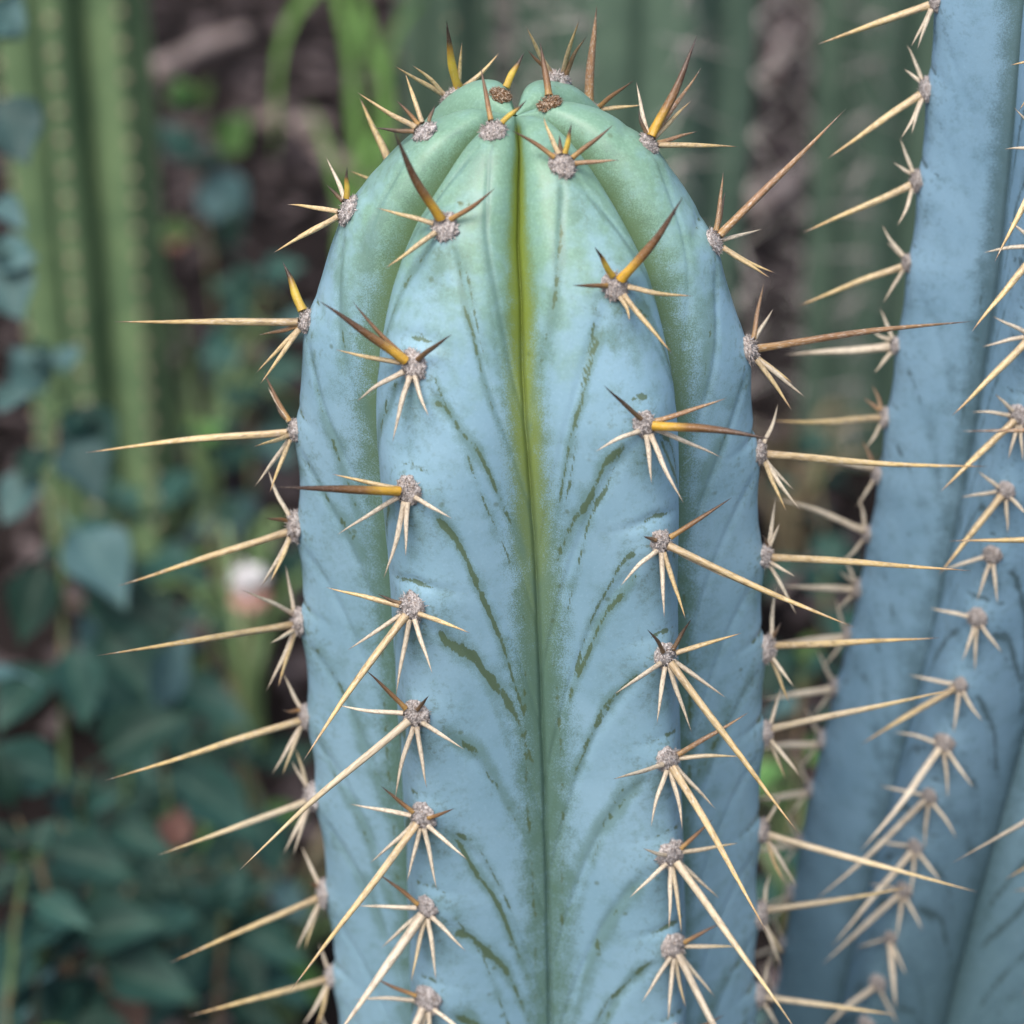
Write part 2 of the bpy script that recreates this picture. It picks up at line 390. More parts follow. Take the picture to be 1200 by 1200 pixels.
def add_spine(par, base, n, dpx, kind, rad, elev, flip=1, wscale=1.0):
    """spine whose tip is seen dpx pixels from its base; its depth follows from the skin's normal there"""
    bx, by, bz = proj(base); best = None; Lp = math.hypot(*dpx) * bz / FPX
    for k in range(-60, 61):
        o = k / 60 * 1.6 * Lp
        v = at(bx + dpx[0], by + dpx[1], bz - o) - base
        e = (v.dot(n) / v.length - math.sin(R(elev))) ** 2 + .25 * (o / Lp) ** 2 * (.3 if o > 0 else 1)
        if best is None or e < best[0]: best = (e, v)
    v = best[1]; L = v.length; d = v.normalized()
    start = base + d * .0008
    M = frame(start, d, Vector((random.gauss(0, 1), random.gauss(0, 1), random.gauss(0, 1))), (rad, rad, L))
    return put('spine', random.choice(SPINES), M, par, SP[kind])

def add_areole(c, thing, i, t, specs, size=.0034, dark=False, scale_px=1.0):
    p, n = c.point(i, t, .0001)
    size = size * random.uniform(.84, 1.12)
    M = frame(p, n, c.ax * -1, (size * random.uniform(.92, 1.1), size * random.uniform(1.0, 1.2), size * random.uniform(.85, 1.1)))
    M = M @ Matrix.Rotation(random.uniform(-.5, .5), 4, 'Z')
    a = put('areole', random.choice(AREOLES), M, thing, M_WOOL2 if dark else M_WOOL)
    Mi = M
    for q in specs:
        dx, dy, kind = q[:3]; L = math.hypot(dx, dy)
        if len(q) > 3: rad, el = q[3], q[4]
        else:
            long_ = L > 105 * scale_px
            rad = (.00090 if long_ else .00044 + .0000021 * L); el = 48 if long_ else 20
            if kind in 'YZ': rad = .00106
        b = p + n * size * .35
        # foot of the spine: spread over the pad towards where it points
        lx = RGT * dx - UPV * dy; lx = (lx - n * lx.dot(n)); 
        if lx.length > 1e-6: b = b + lx.normalized() * size * (.30 if L > 105 * scale_px else .55)
        add_spine(a, b, n, (dx, dy), kind, rad, el)
    return a

# ------------------------------------------------------------------ ground
def soil_mat():
    s = NT('dark_garden_soil'); c = s.coord('Object'); a = s.noise(c, 9, 5, .65); b = s.noise(c, 60, 4, .7); f = s.noise(c, 300, 3, .7)
    base = s.mix(s.mr(a, .35, .65), (.008, .006, .0055), (.024, .018, .017))
    base = s.mix(s.mr(b, .55, .75, 0, .7), base, (.10, .08, .075)); base = s.mix(s.mr(f, .6, .75, 0, .5), base, (.02, .015, .013))
    s.bump(s.math('ADD', b, s.math('MULTIPLY', f, .5)), .9, .012); return s.fin(base, .95, .08)
g = np.concatenate([-np.geomspace(40, 2.6, 14), np.arange(-2.5, 2.51, .035), np.geomspace(2.6, 40, 14)])
gx, gy = np.meshgrid(g, g + 1.6, indexing='ij')
gz = (.007 * np.sin(gx * 9 + 1.3 * np.sin(gy * 5)) + .006 * np.sin(gy * 13 + gx * 4) + RNG.normal(0, .003, gx.shape) + .02 * np.sin(gx * 1.7 + 2) * np.cos(gy * 1.3)) - .012
n = len(g); ii, jj = np.meshgrid(np.arange(n - 1), np.arange(n - 1), indexing='ij')
GF = np.stack([ii * n + jj, (ii + 1) * n + jj, (ii + 1) * n + jj + 1, ii * n + jj + 1], -1).reshape(-1, 4)
GV = np.stack([gx, gy, gz], -1).reshape(-1, 3)
tag(put('ground', mesh_np('ground', GV, GF, soil_mat()), I4), 'dark brown garden soil under the cacti and weeds', kind='structure')
def gh(x, y):
    i = min(max(int(np.searchsorted(g, x)), 1), n - 2); j = min(max(int(np.searchsorted(g + 1.6, y)), 1), n - 2)
    return float(gz[i, j])

# ------------------------------------------------------------------ the blue cactus in front
apex = Vector((.0006, .566, .95 - .2195)); base = Vector((.0006 + .034 * .735, .566, -.008))
prof = [(0, .0030), (.004, .0015), (.010, 0), (.0164, .0015), (.022, .0042), (.029, .0102), (.0352, .0175), (.041, .0265), (.0461, .0379),
        (.053, .0602), (.056, .0878), (.0574, .1325), (.0578, .257), (.0575, .45), (.056, .742)]
C1 = Cactus(apex, base, prof, [-90.0, -30.0, 32.0, 91.0, 150.0, -152.0 + 360], .0175, .74)
C1.hero = True; C1.lift = [0, .0005, 0, .0005, .0012, .0022]
# rib order round the stem: 0 left edge, 1 front left, 2 front right, 3 right edge, 4 back right, 5 back left
A_ = [
 (500,159,[(-67,-46,'S'),(-23,-55,'S'),(-27,-32,'B'),(9,-19,'K'),(-46,-7,'K')]),
 (400,250,[(-24,-49,'P'),(-19,-19,'K'),(0,-36,'Z',.0007,40),(-60,-6,'S'),(-50,22,'S'),(-76,42,'S')]),
 (360,377,[(-23,-58,'Z'),(-215,3,'S'),(-47,8,'R'),(-50,51,'S'),(-46,64,'S')]),
 (352,503,[(-27,-60,'B'),(-25,-40,'P'),(-14,-23,'K'),(-237,29,'S'),(-42,11,'S'),(-42,55,'P'),(-25,63,'S')]),
 (358,617,[(-21,-56,'P'),(-26,-2,'B'),(-201,62,'S'),(-36,56,'P'),(-25,51,'S')]),
 (363,727,[(-11,-54,'P'),(-60,-25,'P'),(-231,41,'S'),(-28,16,'P'),(-35,68,'P'),(-20,65,'S')]),
 (367,838,[(-18,-41,'P'),(-22,-4,'B'),(-230,67,'S'),(-35,57,'P'),(-24,57,'S')]),
 (375,933,[(-17,-43,'S'),(-18,-30,'P'),(-175,67,'S'),(-30,55,'P'),(-17,57,'P')]),
 (382,1047,[(-20,-45,'P'),(-10,-4,'B'),(-174,75,'S'),(-27,56,'P'),(-20,54,'S')]),
 (395,1143,[(-10,-28,'P'),(-165,45,'S'),(-27,47,'P'),(-16,50,'S')]),
 (402,1236,[(-12,-40,'P'),(-165,50,'S'),(-27,47,'P')]),
]
B_ = [
 (580,159,[(-12,-64,'B'),(28,-26,'Z',.0006,30)]),
 (522,268,[(-46,-113,'Y'),(50,-39,'B'),(-65,-15,'S'),(-59,44,'S')]),
 (485,427,[(-91,-70,'Y'),(-53,-64,'B'),(44,-35,'K'),(-73,-10,'S'),(-54,42,'P'),(-22,80,'P'),(12,45,'P')]),
 (483,572,[(-146,-13,'Y'),(-73,-21,'S'),(-68,43,'P'),(-28,90,'P'),(-1,66,'P'),(43,25,'P')]),
 (487,707,[(-85,-25,'S'),(-25,-14,'K'),(61,23,'S'),(-60,41,'P'),(-120,169,'S'),(-15,90,'P'),(22,65,'P')]),
 (492,834,[(-47,-45,'B'),(-76,-11,'P'),(12,-17,'K'),(52,30,'P'),(14,73,'P'),(-14,88,'P'),(-186,185,'S')]),
 (499,954,[(-37,-32,'B'),(-72,-12,'P'),(28,-10,'B'),(44,40,'P'),(13,72,'P'),(-16,63,'P'),(-52,45,'P'),(-147,197,'S')]),
 (502,1061,[(-48,-34,'B'),(-69,-4,'P'),(38,41,'P'),(6,73,'P'),(-16,75,'S'),(-46,41,'P'),(-108,150,'P',.00118,48)]),
 (504,1168,[(-45,-26,'B'),(-67,5,'P'),(40,34,'P'),(6,72,'P'),(-15,70,'P'),(-70,135,'P')]),
 (507,1272,[(-45,-26,'B'),(-67,5,'P'),(40,34,'P'),(-70,135,'P')]),
]
C_ = [
 (657,197,[(-45,-31,'B'),(-14,-45,'S'),(-1,-22,'K'),(7,-37,'Z',.0006,35),(47,-40,'B'),(49,-4,'R')]),
 (720,337,[(67,-95,'Y'),(63,-75,'B'),(-21,-35,'Z',.0007,35),(-42,0,'B'),(77,6,'S'),(10,30,'S'),(58,68,'S')]),
 (750,497,[(-38,-41,'K'),(80,-33,'R'),(143,11,'Y'),(72,34,'P'),(-43,31,'P'),(5,59,'P'),(42,81,'P')]),
 (770,633,[(73,-47,'B'),(217,94,'S'),(68,35,'P'),(-37,45,'P'),(1,77,'P'),(23,80,'S'),(-12,-6,'K')]),
 (776,765,[(-22,-23,'K'),(24,-33,'K'),(77,-23,'S'),(153,202,'S'),(61,42,'P'),(-54,36,'P'),(-7,67,'P'),(28,77,'P')]),
 (780,887,[(84,-50,'R'),(71,-3,'S'),(-58,16,'P'),(47,49,'P'),(-15,68,'P'),(10,70,'P'),(107,197,'S')]),
 (781,999,[(38,-33,'B'),(65,-12,'S'),(-27,-10,'P'),(-42,40,'P'),(-2,73,'P'),(11,77,'S'),(47,44,'P'),(142,201,'S')]),
 (784,1106,[(43,-23,'B'),(62,-2,'S'),(-32,55,'P'),(-7,75,'P'),(11,60,'S'),(41,48,'P'),(105,190,'P')]),
 (787,1210,[(43,-23,'B'),(62,-2,'S'),(-32,55,'P'),(41,48,'P'),(100,180,'S')]),
]
D_ = [
 (762,177,[(45,-120,'Y'),(56,-81,'R'),(44,-43,'S'),(47,-14,'R'),(92,-2,'S'),(-10,-60,'P'),(-9,-27,'K')]),
 (842,288,[(147,-149,'R'),(7,-71,'R'),(9,-47,'K'),(46,-13,'P'),(63,30,'S'),(56,35,'S')]),
 (877,410,[(17,-65,'R'),(23,-35,'P'),(250,-30,'R'),(41,29,'S'),(55,46,'P'),(38,62,'S')]),
 (888,530,[(12,-47,'P'),(7,-17,'K'),(262,12,'S'),(34,35,'P'),(45,55,'P'),(27,58,'S')]),
 (888,650,[(7,-57,'P'),(10,-28,'P'),(-6,-12,'K'),(234,18,'S'),(30,17,'P'),(30,43,'S'),(32,58,'P')]),
 (892,760,[(10,-63,'P'),(8,-20,'K'),(193,-13,'S'),(28,33,'P'),(21,52,'S')]),
 (892,859,[(15,-42,'P'),(213,-49,'S'),(34,43,'P'),(18,44,'S')]),
 (889,973,[(13,-37,'P'),(243,66,'S'),(35,56,'P'),(22,50,'S')]),
 (886,1072,[(9,-36,'P'),(164,-32,'S'),(25,34,'S'),(20,48,'P')]),
 (876,1166,[(8,-36,'P'),(156,12,'S'),(21,34,'P')]),
 (872,1260,[(8,-36,'P'),(150,22,'S'),(21,34,'P')]),
]
blue = empty('blue_columnar_cactus', base)
tag(blue, 'powder-blue six-ribbed columnar cactus showing its whole rounded green-tinged crown and long straw spines', 'cactus', 'blue columnar cacti')
sol = {}
for rib, tab in ((1, B_), (2, C_)):
    fit = [C1.solve_ang(rib, x, y) for (x, y, _) in tab]
    ang = np.array([a for a, _ in fit]); ts = np.array([t for _, t in fit])
    k = np.array([.25, .5, .25]); sm = np.convolve(np.pad(ang, 1, mode='edge'), k, 'valid'); sm = .6 * ang + .4 * sm
    C1.ribs[rib] = (np.concatenate([ts, [ts[-1] + .2]]), np.concatenate([sm, [sm[-1]]]))
    sol[rib] = list(ts)
a0_, t0_ = C1.solve_ang(0, *A_[0][:2]); C1.ribs[0] = (np.array([0, t0_, t0_ + .03, .12, .25]), np.array([a0_, a0_, -79.0, -81.0, -86.0])); C1.ribs[3] = (np.array([0, .03, .06, .12, .25]), np.array([84.0, 82.0, 80.0, 82.0, 87.0]))
for rib, tab in ((0, A_), (3, D_)):
    sol[rib] = [C1.solve_t(rib, y) for (x, y, _) in tab]
T1 = {0: A_, 1: B_, 2: C_, 3: D_}
C1.ribs[5] = (np.array([0, .036, .068, .3]), np.array([208.0, 208, 221, 221]))
back = {4: [.0205, .040, .066, .094, .124, .155], 5: [.0345, .064, .086, .115, .146]}
for rib, ts in sol.items(): C1.areo += [(rib, t) for t in ts]
for rib, ts in back.items(): C1.areo += [(rib, t) for t in ts]
C1.build(M_BLUE, blue, rows(C1, .38, .0007), fine={(0, 1), (1, -1), (1, 1), (2, -1), (2, 1), (3, -1)}, nf=56, nc=22)
for rib, tab in T1.items():
    for t, (x, y, sp) in zip(sol[rib], tab):
        if y > 820: sp = [(q[0], q[1], 'L' if q[2] == 'S' and random.random() < .75 else q[2], *q[3:]) for q in sp]
        add_areole(C1, blue, rib, t, sp, size=.0032 if y > 220 else .0029)
BK = {4: [[(-24,-53,'S'),(19,-67,'S'),(26,-45,'R'),(-24,-25,'B')], [(14,-112,'R',.0011,50),(44,-30,'B'),(52,-8,'S')]],
      5: [[(-8,-81,'Z'),(-58,-33,'S'),(-38,-30,'S'),(3,-55,'S'),(42,-45,'S')], [(-40,-95,'S',.0010,50),(-40,-20,'S')]]}
for rib, ts in back.items():
    for k, t in enumerate(ts):
        sp = BK[rib][k] if k < 2 else [(random.choice((-1, 1)) * 30, -40, 'S'), ((1 if rib == 4 else -1) * 40, 5, 'S'), (-20, 30, 'P'), (20, 30, 'P')]
        add_areole(C1, blue, rib, t, sp, size=.0031)
add_areole(C1, blue, 5, .0075, [(22,-40,'Z',.0008,45)], size=.0024, dark=True)
add_areole(C1, blue, 3, .0085, [(-12,-63,'B',.0008,45)], size=.0024, dark=True)

# ------------------------------------------------------------------ the leaning blue cactus beside it
p1, p2 = at(1271, 285, .68), at(1110, 1075, .82)
dn = (p2 - p1).normalized()
apex2 = p1 - dn * .13; base2 = p2 + dn * ((p2.z + .008) / -dn.z)
L2 = (base2 - apex2).length
prof2 = [(0, .006), (.004, .0026), (.010, 0), (.016, .002), (.024, .009), (.033, .022), (.040, .045), (.0435, .08), (.045, .13), (.047, .25), (.049, .40), (.050, .55), (.049, L2)]
tt2 = np.array([0, .16, .42, .9])
mk = lambda a: (tt2, np.array([a + 4, a + 2, a - 9, a - 12.0]))
C2 = Cactus(apex2, base2, prof2, [mk(-87), mk(-27), mk(33), mk(93), mk(153), mk(213)], .0150, .75)
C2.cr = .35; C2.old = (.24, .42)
C2.sway = lambda d: (np.interp(d, [0, .05, .09, .13, .17, .21, .25, .29, .33, .37, .45, .7, 1], [-.0125, -.0075, -.0034, 0, .0022, .0032, .0030, .0020, .0008, 0, 0, 0, 0]), 0 * d)
blue2 = empty('blue_columnar_cactus', base2)
tag(blue2, 'slate-blue columnar cactus leaning, its crown out of sight, beside the domed blue cactus', 'cactus', 'blue columnar cacti')
R1 = [(1085,3,[(-132,44,'S'),(-25,42,'P'),(-17,45,'P')]),(1080,105,[(-112,70,'S'),(-17,-40,'P'),(-18,-15,'P'),(-28,45,'P'),(-12,40,'P')]),
 (1070,213,[(-130,52,'S'),(-15,-41,'P'),(-20,-15,'P'),(-22,42,'P')]),(1065,308,[(-123,47,'S'),(-20,-40,'P'),(-18,-18,'P'),(-25,39,'P')]),
 (1058,405,[(-123,6,'P',.0011,50),(-16,-35,'P'),(-20,-10,'P'),(-20,25,'P')]),(1050,490,[(-132,-3,'S'),(-12,-30,'R'),(-20,-15,'R'),(-20,25,'P')]),
 (1038,555,[(-63,-12,'P',.001,50),(-14,-30,'R'),(-22,30,'P')]),(1022,625,[(-105,-38,'P',.001,50),(-8,-35,'P'),(-30,26,'P')]),
 (1003,690,[(-86,-3,'P',.001,50),(-12,-30,'P'),(-20,20,'P'),(-18,-14,'P')]),(985,745,[(-80,5,'P',.001,50),(-10,-35,'P'),(-24,30,'P')]),
 (972,805,[(-80,8,'P',.001,50),(-16,-35,'P'),(-24,28,'P')]),(960,868,[(-70,6,'P',.001,50),(-14,-32,'P'),(-24,28,'P')]),
 (948,925,[(-60,8,'P',.001,50),(-12,-32,'P'),(-20,28,'P')]),(938,985,[(-60,12,'P',.001,50),(-12,-30,'P'),(-20,28,'P')]),
 (928,1045,[(-56,16,'P'),(-12,-30,'P'),(-20,28,'P')]),(918,1105,[(-56,20,'P'),(-12,-30,'P'),(-20,28,'P')]),(910,1165,[(-56,24,'P'),(-12,-30,'P')])]
R2 = [(1200,60,[(-53,15,'S'),(-45,62,'S'),(10,50,'P')]),(1195,172,[(-67,126,'S'),(-48,4,'P'),(-42,-40,'P'),(-20,34,'P'),(0,48,'P')]),
 (1188,285,[(-78,95,'S'),(-58,8,'P'),(-30,-23,'P'),(2,50,'P'),(-12,40,'P'),(20,36,'P')]),(1173,390,[(-88,90,'S'),(-48,13,'P'),(-38,-18,'P'),(24,28,'P'),(1,50,'P')]),
 (1155,485,[(-85,88,'S'),(-45,0,'P'),(-20,-20,'P'),(3,43,'P'),(20,20,'P'),(-12,40,'P')]),(1135,573,[(-75,90,'S'),(-42,5,'P'),(-25,-18,'P'),(22,22,'P'),(2,40,'P')]),
 (1120,650,[(-50,14,'P'),(-15,45,'P'),(4,46,'P')]),(1100,722,[(-45,-9,'P'),(25,31,'P'),(-2,53,'P'),(-15,40,'P')]),
 (1080,800,[(-50,-8,'P'),(23,35,'P'),(-100,75,'S'),(-3,50,'P')]),(1062,868,[(-102,117,'P'),(-47,-8,'P'),(26,42,'P'),(-2,55,'P')]),
 (1042,930,[(-132,117,'P'),(-50,-8,'P'),(28,42,'P'),(-5,55,'P')]),(1022,990,[(-97,110,'P'),(-40,-6,'P'),(25,36,'P'),(-6,50,'P')]),
 (1003,1042,[(-88,83,'P'),(-30,-6,'P'),(20,38,'P'),(-7,50,'P')]),(988,1098,[(9,80,'P'),(-30,10,'P'),(18,36,'P')]),(972,1150,[(-60,60,'P'),(20,40,'P')]),(960,1198,[(-50,60,'P'),(20,40,'P')])]
R3 = [(1262,500,[(-40,50,'P')]),(1262,625,[(-40,50,'P')]),(1240,800,[(-60,40,'P')]),(1225,900,[(-180,105,'P'),(-40,20,'P')]),(1212,960,[(-107,65,'S'),(-30,40,'P')]),
 (1200,1032,[(-70,6,'P',.001,45),(-30,30,'P'),(-8,60,'P')]),(1190,1088,[(-38,20,'P'),(-14,60,'P'),(15,60,'P'),(-25,35,'P')]),(1168,1138,[(-30,22,'P'),(6,60,'P'),(20,50,'P')]),(1150,1190,[(-28,10,'P'),(0,50,'P')])]
sol2 = {0: [C2.solve_t(0, y) for _, y, _ in R1], 1: [C2.solve_t(1, y) for _, y, _ in R2], 2: [C2.solve_t(2, y) for _, y, _ in R3]}
for rib, ts in sol2.items(): C2.areo += [(rib, t) for t in ts]
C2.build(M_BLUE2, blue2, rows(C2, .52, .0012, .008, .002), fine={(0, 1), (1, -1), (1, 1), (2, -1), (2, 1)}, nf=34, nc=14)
for rib, tab in ((0, R1), (1, R2), (2, R3)):
    for t, (x, y, sp) in zip(sol2[rib], tab): add_areole(C2, blue2, rib, t, sp, size=.0025, scale_px=.75)

# ------------------------------------------------------------------ third blue stem: only its spine tips reach into view
apex3 = at(1575, 420, .555); base3 = Vector((apex3.x + .075, apex3.y - .01, -.008)); L3 = (base3 - apex3).length
prof3 = [(a_, b_) for a_, b_ in prof2[:-2]] + [(.050, .45), (.049, L3)]
C3 = Cactus(apex3, base3, prof3, [-90.0, -30, 30, 90, 150, 210], .0135, .75)
blue3 = empty('blue_columnar_cactus', base3)
tag(blue3, 'blue cactus of which only rust-tipped spines show, pointing across the slate-blue leaning cactus', 'cactus', 'blue columnar cacti')
R4 = [(1290, 514, [(-150, 2, 'R', .0010, 60), (-30, 40, 'P')]), (1285, 632, [(-160, 1, 'S', .0010, 60), (-30, 40, 'P')]), (1285, 750, [(-60, 12, 'S'), (-20, 40, 'P')]), (1285, 860, [(-70, 30, 'S'), (-20, 40, 'P')])]
ts3 = [C3.solve_t(0, y) for _, y, _ in R4]; C3.areo = [(0, t) for t in ts3] + [(1, t + .012) for t in ts3]
C3.build(M_BLUE2, blue3, rows(C3, .12, .004, .01, .003), nf=14, nc=14)
for t, (x, y, sp) in zip(ts3, R4):
    a_ = C3.point(0, t)[0]; q = proj(a_); add_areole(C3, blue3, 0, t, [(sp[0][0] - (q[0] - x), *sp[0][1:])] + sp[1:], size=.0032, scale_px=.75)
    add_areole(C3, blue3, 1, t + .012, [(-50, 60, 'S'), (30, 40, 'P'), (-40, 5, 'P')], size=.0032)

# ------------------------------------------------------------------ green cacti behind
def cluster_mesh(seed, nsp, length, rad):
    """small woolly areole with short spines, for stems far behind"""
    rs = random.Random(seed); V, F = [], []
    for i in range(5):
        ph = math.pi * i / 4
        for j in range(8):
            a = math.pi * j / 4; V.append((.0028 * math.sin(ph) * math.cos(a), .0028 * math.sin(ph) * math.sin(a), .0018 * math.cos(ph)))
    for i in range(4):
        for j in range(8): F.append((i * 8 + j, (i + 1) * 8 + j, (i + 1) * 8 + (j + 1) % 8, i * 8 + (j + 1) % 8))
    for k in range(nsp):
        a = rs.uniform(0, 6.28); d = Vector((math.cos(a), math.sin(a), rs.uniform(.3, 1.2))).normalized(); L = length * rs.uniform(.5, 1.2)
        x = d.orthogonal().normalized() * rad; y = d.cross(x.normalized()) * rad; b = len(V)
        for q in (x, -x * .5 + y * .87, -x * .5 - y * .87): V.append(tuple(q))
        V.append(tuple(d * L)); F += [(b, b + 1, b + 3), (b + 1, b + 2, b + 3), (b + 2, b, b + 3)]
    return mesh_np('areole', V, F, None, False)
def far_mat(name, c1, c2):
    s = NT(name); return s.fin(s.mix(s.mr(s.noise(s.coord('Object'), 500, 2), .4, .6), c1, c2), .7, .3)
M_FSP = far_mat('pale_short_spine', (.50, .42, .28), (.36, .30, .22)); M_FSP2 = far_mat('grey_long_spine', (.50, .46, .42), (.38, .35, .34))
CL_S = [cluster_mesh(i, 6, .006, .0004) for i in range(3)]; CL_L = [cluster_mesh(10 + i, 8, .036, .0009) for i in range(4)]
def far_cactus(label, px, py, z, rad, top, nribs, turn, mat, cl, clm, space, ttop=.9, lean=(0, 0), vis=95, depth=.24, flat=.74):
    c0 = at(px, py, z); b = Vector((c0.x - lean[0] * c0.z, c0.y - lean[1] * c0.z, -.02)); a = Vector((c0.x + lean[0] * (top - c0.z), c0.y + lean[1] * (top - c0.z), top))
    Lc = (a - b).length; k = rad
    pr = [(0, .1 * k), (.1 * k, .03 * k), (.25 * k, 0), (.5 * k, .15 * k), (.75 * k, .5 * k), (.92 * k, 1.1 * k), (k, 2.2 * k), (k, .4 * Lc), (k, .7 * Lc), (k * .96, Lc)]
    c = Cactus(a, b, pr, [turn + 360 / nribs * i for i in range(nribs)], rad * depth, flat, .35)
    th = empty('green_columnar_cactus', b); tag(th, label, 'cactus', 'green columnar cacti behind')
    c.build(mat, th, np.concatenate([np.linspace(.001, .1, 20), np.linspace(.11, c.T[-1], 60)]), nf=14, nc=14)
    for i in range(nribs):
        aa = (turn + 360 / nribs * i + 180) % 360 - 180
        if abs(aa) > vis: continue
        t = .02 + random.random() * .02
        while t < c.T[-1] - .02:
            p, nn = c.point(i, t); M = frame(p, nn, Vector((random.gauss(0, .3), random.gauss(0, .3), 1)), (1, 1, 1))
            px_, py_, _ = proj(p)
            if -60 < px_ < 1260 and -80 < py_ < 1260: put('areole', random.choice(cl), M, th, clm)
            t += space * random.uniform(.9, 1.1)
    return c
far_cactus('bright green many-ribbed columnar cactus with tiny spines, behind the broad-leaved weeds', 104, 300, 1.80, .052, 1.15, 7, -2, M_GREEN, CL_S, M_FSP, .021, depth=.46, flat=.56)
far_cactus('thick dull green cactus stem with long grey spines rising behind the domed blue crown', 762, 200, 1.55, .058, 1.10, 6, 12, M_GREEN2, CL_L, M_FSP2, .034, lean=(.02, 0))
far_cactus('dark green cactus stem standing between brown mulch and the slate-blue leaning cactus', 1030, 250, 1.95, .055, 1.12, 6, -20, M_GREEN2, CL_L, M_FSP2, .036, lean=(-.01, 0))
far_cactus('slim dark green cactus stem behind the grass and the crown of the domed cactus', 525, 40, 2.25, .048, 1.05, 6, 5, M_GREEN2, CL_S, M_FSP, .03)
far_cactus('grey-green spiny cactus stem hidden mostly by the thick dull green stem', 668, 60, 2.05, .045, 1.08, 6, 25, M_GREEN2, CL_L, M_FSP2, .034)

# ------------------------------------------------------------------ leaves, weeds, grass
def leaf_mat(name, c1, c2, vein, rough=.55):
    s = NT(name); c = s.coord('Object'); oi = s.n('ObjectInfo')
    base = s.mix(s.mr(s.noise(c, 2.2, 3), .35, .65), c1, c2)
    base = s.mix(s.mr(s.noise(c, 14, 3, .7), .6, .75, 0, .35), base, tuple(q * .55 for q in c1))
    x = s.n('SeparateXYZ'); s.l(c, x.inputs[0])
    base = s.mix(s.mr(s.math('ABSOLUTE', x.outputs[0]), .008, .03, .75, 0), base, vein)
    hv = s.n('HueSaturation'); s.l(base, hv.inputs['Color']); s.l(s.mr(oi.outputs['Random'], 0, 1, .55, 1.4, False), hv.inputs['Value'])
    s.l(s.mr(oi.outputs['Random'], 0, 1, .485, .515, False), hv.inputs['Hue'])
    s.b.inputs['Subsurface Weight'].default_value = 0
    return s.fin(hv.outputs[0], rough, .18)
M_LEAF = leaf_mat('teal_leaf', (.012, .040, .031), (.024, .066, .053), (.040, .09, .065))
M_LEAFB = leaf_mat('blue_grey_leaf', (.045, .098, .096), (.068, .13, .13), (.08, .14, .13))
M_LEAFY = leaf_mat('fresh_green_leaf', (.050, .115, .032), (.075, .15, .042), (.10, .17, .06))
M_DRY = leaf_mat('dry_leaf', (.20, .105, .075), (.28, .165, .125), (.14, .07, .05), .8)
def stem_mat():
    s = NT('weed_stem'); return s.fin(s.mix(s.mr(s.noise(s.coord('Object'), 40, 2), .4, .6), (.08, .13, .05), (.14, .10, .06)), .7, .3)
M_STEM = stem_mat()
def leaf_mesh(i, wid, point, fold, curl, wave):
    V, F = [], []; ny, nx = 12, 6
    for a in range(ny + 1):
        v = a / ny; hw = wid * .5 * (math.sin(math.pi * min(1, v ** point)) ** 1.12) if 0 < v < 1 else .004
        for b in range(nx + 1):
            q = b / nx * 2 - 1
            V.append((q * hw, v, fold * abs(q) ** 1.4 * hw - curl * v * v + wave * math.sin(v * 9 + i + q * 2) * abs(q) * .05))
    for a in range(ny):
        for b in range(nx):
            p = a * (nx + 1) + b; F.append((p, p + 1, p + nx + 2, p + nx + 1))
    m = len(V)   # petiole
    for (y, zz) in ((-.25, -.0), (.1, -.012)):
        for j in range(5): V.append((.014 * math.cos(j * 1.2566), y, zz + .014 * math.sin(j * 1.2566)))
    for j in range(5): F.append((m + j, m + (j + 1) % 5, m + 5 + (j + 1) % 5, m + 5 + j))
    return mesh_np('leaf', V, F, None, True)
LV = [leaf_mesh(0, .62, .72, .35, .15, 1), leaf_mesh(1, .54, .8, .5, .28, .6), leaf_mesh(2, .70, .68, .25, .08, 1.3), leaf_mesh(3, .45, .85, .6, .3, .8), leaf_mesh(4, .40, .78, .45, .2, .6)]
def leaf(par, base, tip, up, mat, mesh=None, name='leaf'):
    y = tip - base; L = y.length; y.normalize(); z = (up - y * up.dot(y)); z.normalize(); x = y.cross(z)
    M = Matrix((x * L, y * L, z * L)).transposed().to_4x4(); M.translation = base + y * L * .2
    M = M @ Matrix.Diagonal((1, .8, 1, 1))
    return put(name, mesh or random.choice(LV), M, par, mat)
def tube(name, pts, r0, r1, mat, par=None, ns=7, jit=0):
    V, F = [], []
    for k, p in enumerate(pts):
        d = (pts[min(k + 1, len(pts) - 1)] - pts[max(k - 1, 0)]).normalized(); x = d.orthogonal().normalized(); y = d.cross(x); r = r0 + (r1 - r0) * k / (len(pts) - 1)
        for j in range(ns):
            a = 6.2832 * j / ns; rr = r * (1 + random.uniform(-jit, jit)); V.append(tuple(p + x * rr * math.cos(a) + y * rr * math.sin(a)))
    for k in range(len(pts) - 1):
        for j in range(ns): F.append((k * ns + j, k * ns + (j + 1) % ns, (k + 1) * ns + (j + 1) % ns, (k + 1) * ns + j))
    F.append(tuple(range(ns - 1, -1, -1))); F.append(tuple((len(pts) - 1) * ns + j for j in range(ns)))
    return put(name, mesh_np(name, V, F, mat), I4, par)
def spl(pts, n=8): return [Vector(p) for p in catmull([tuple(p) for p in pts], n)]
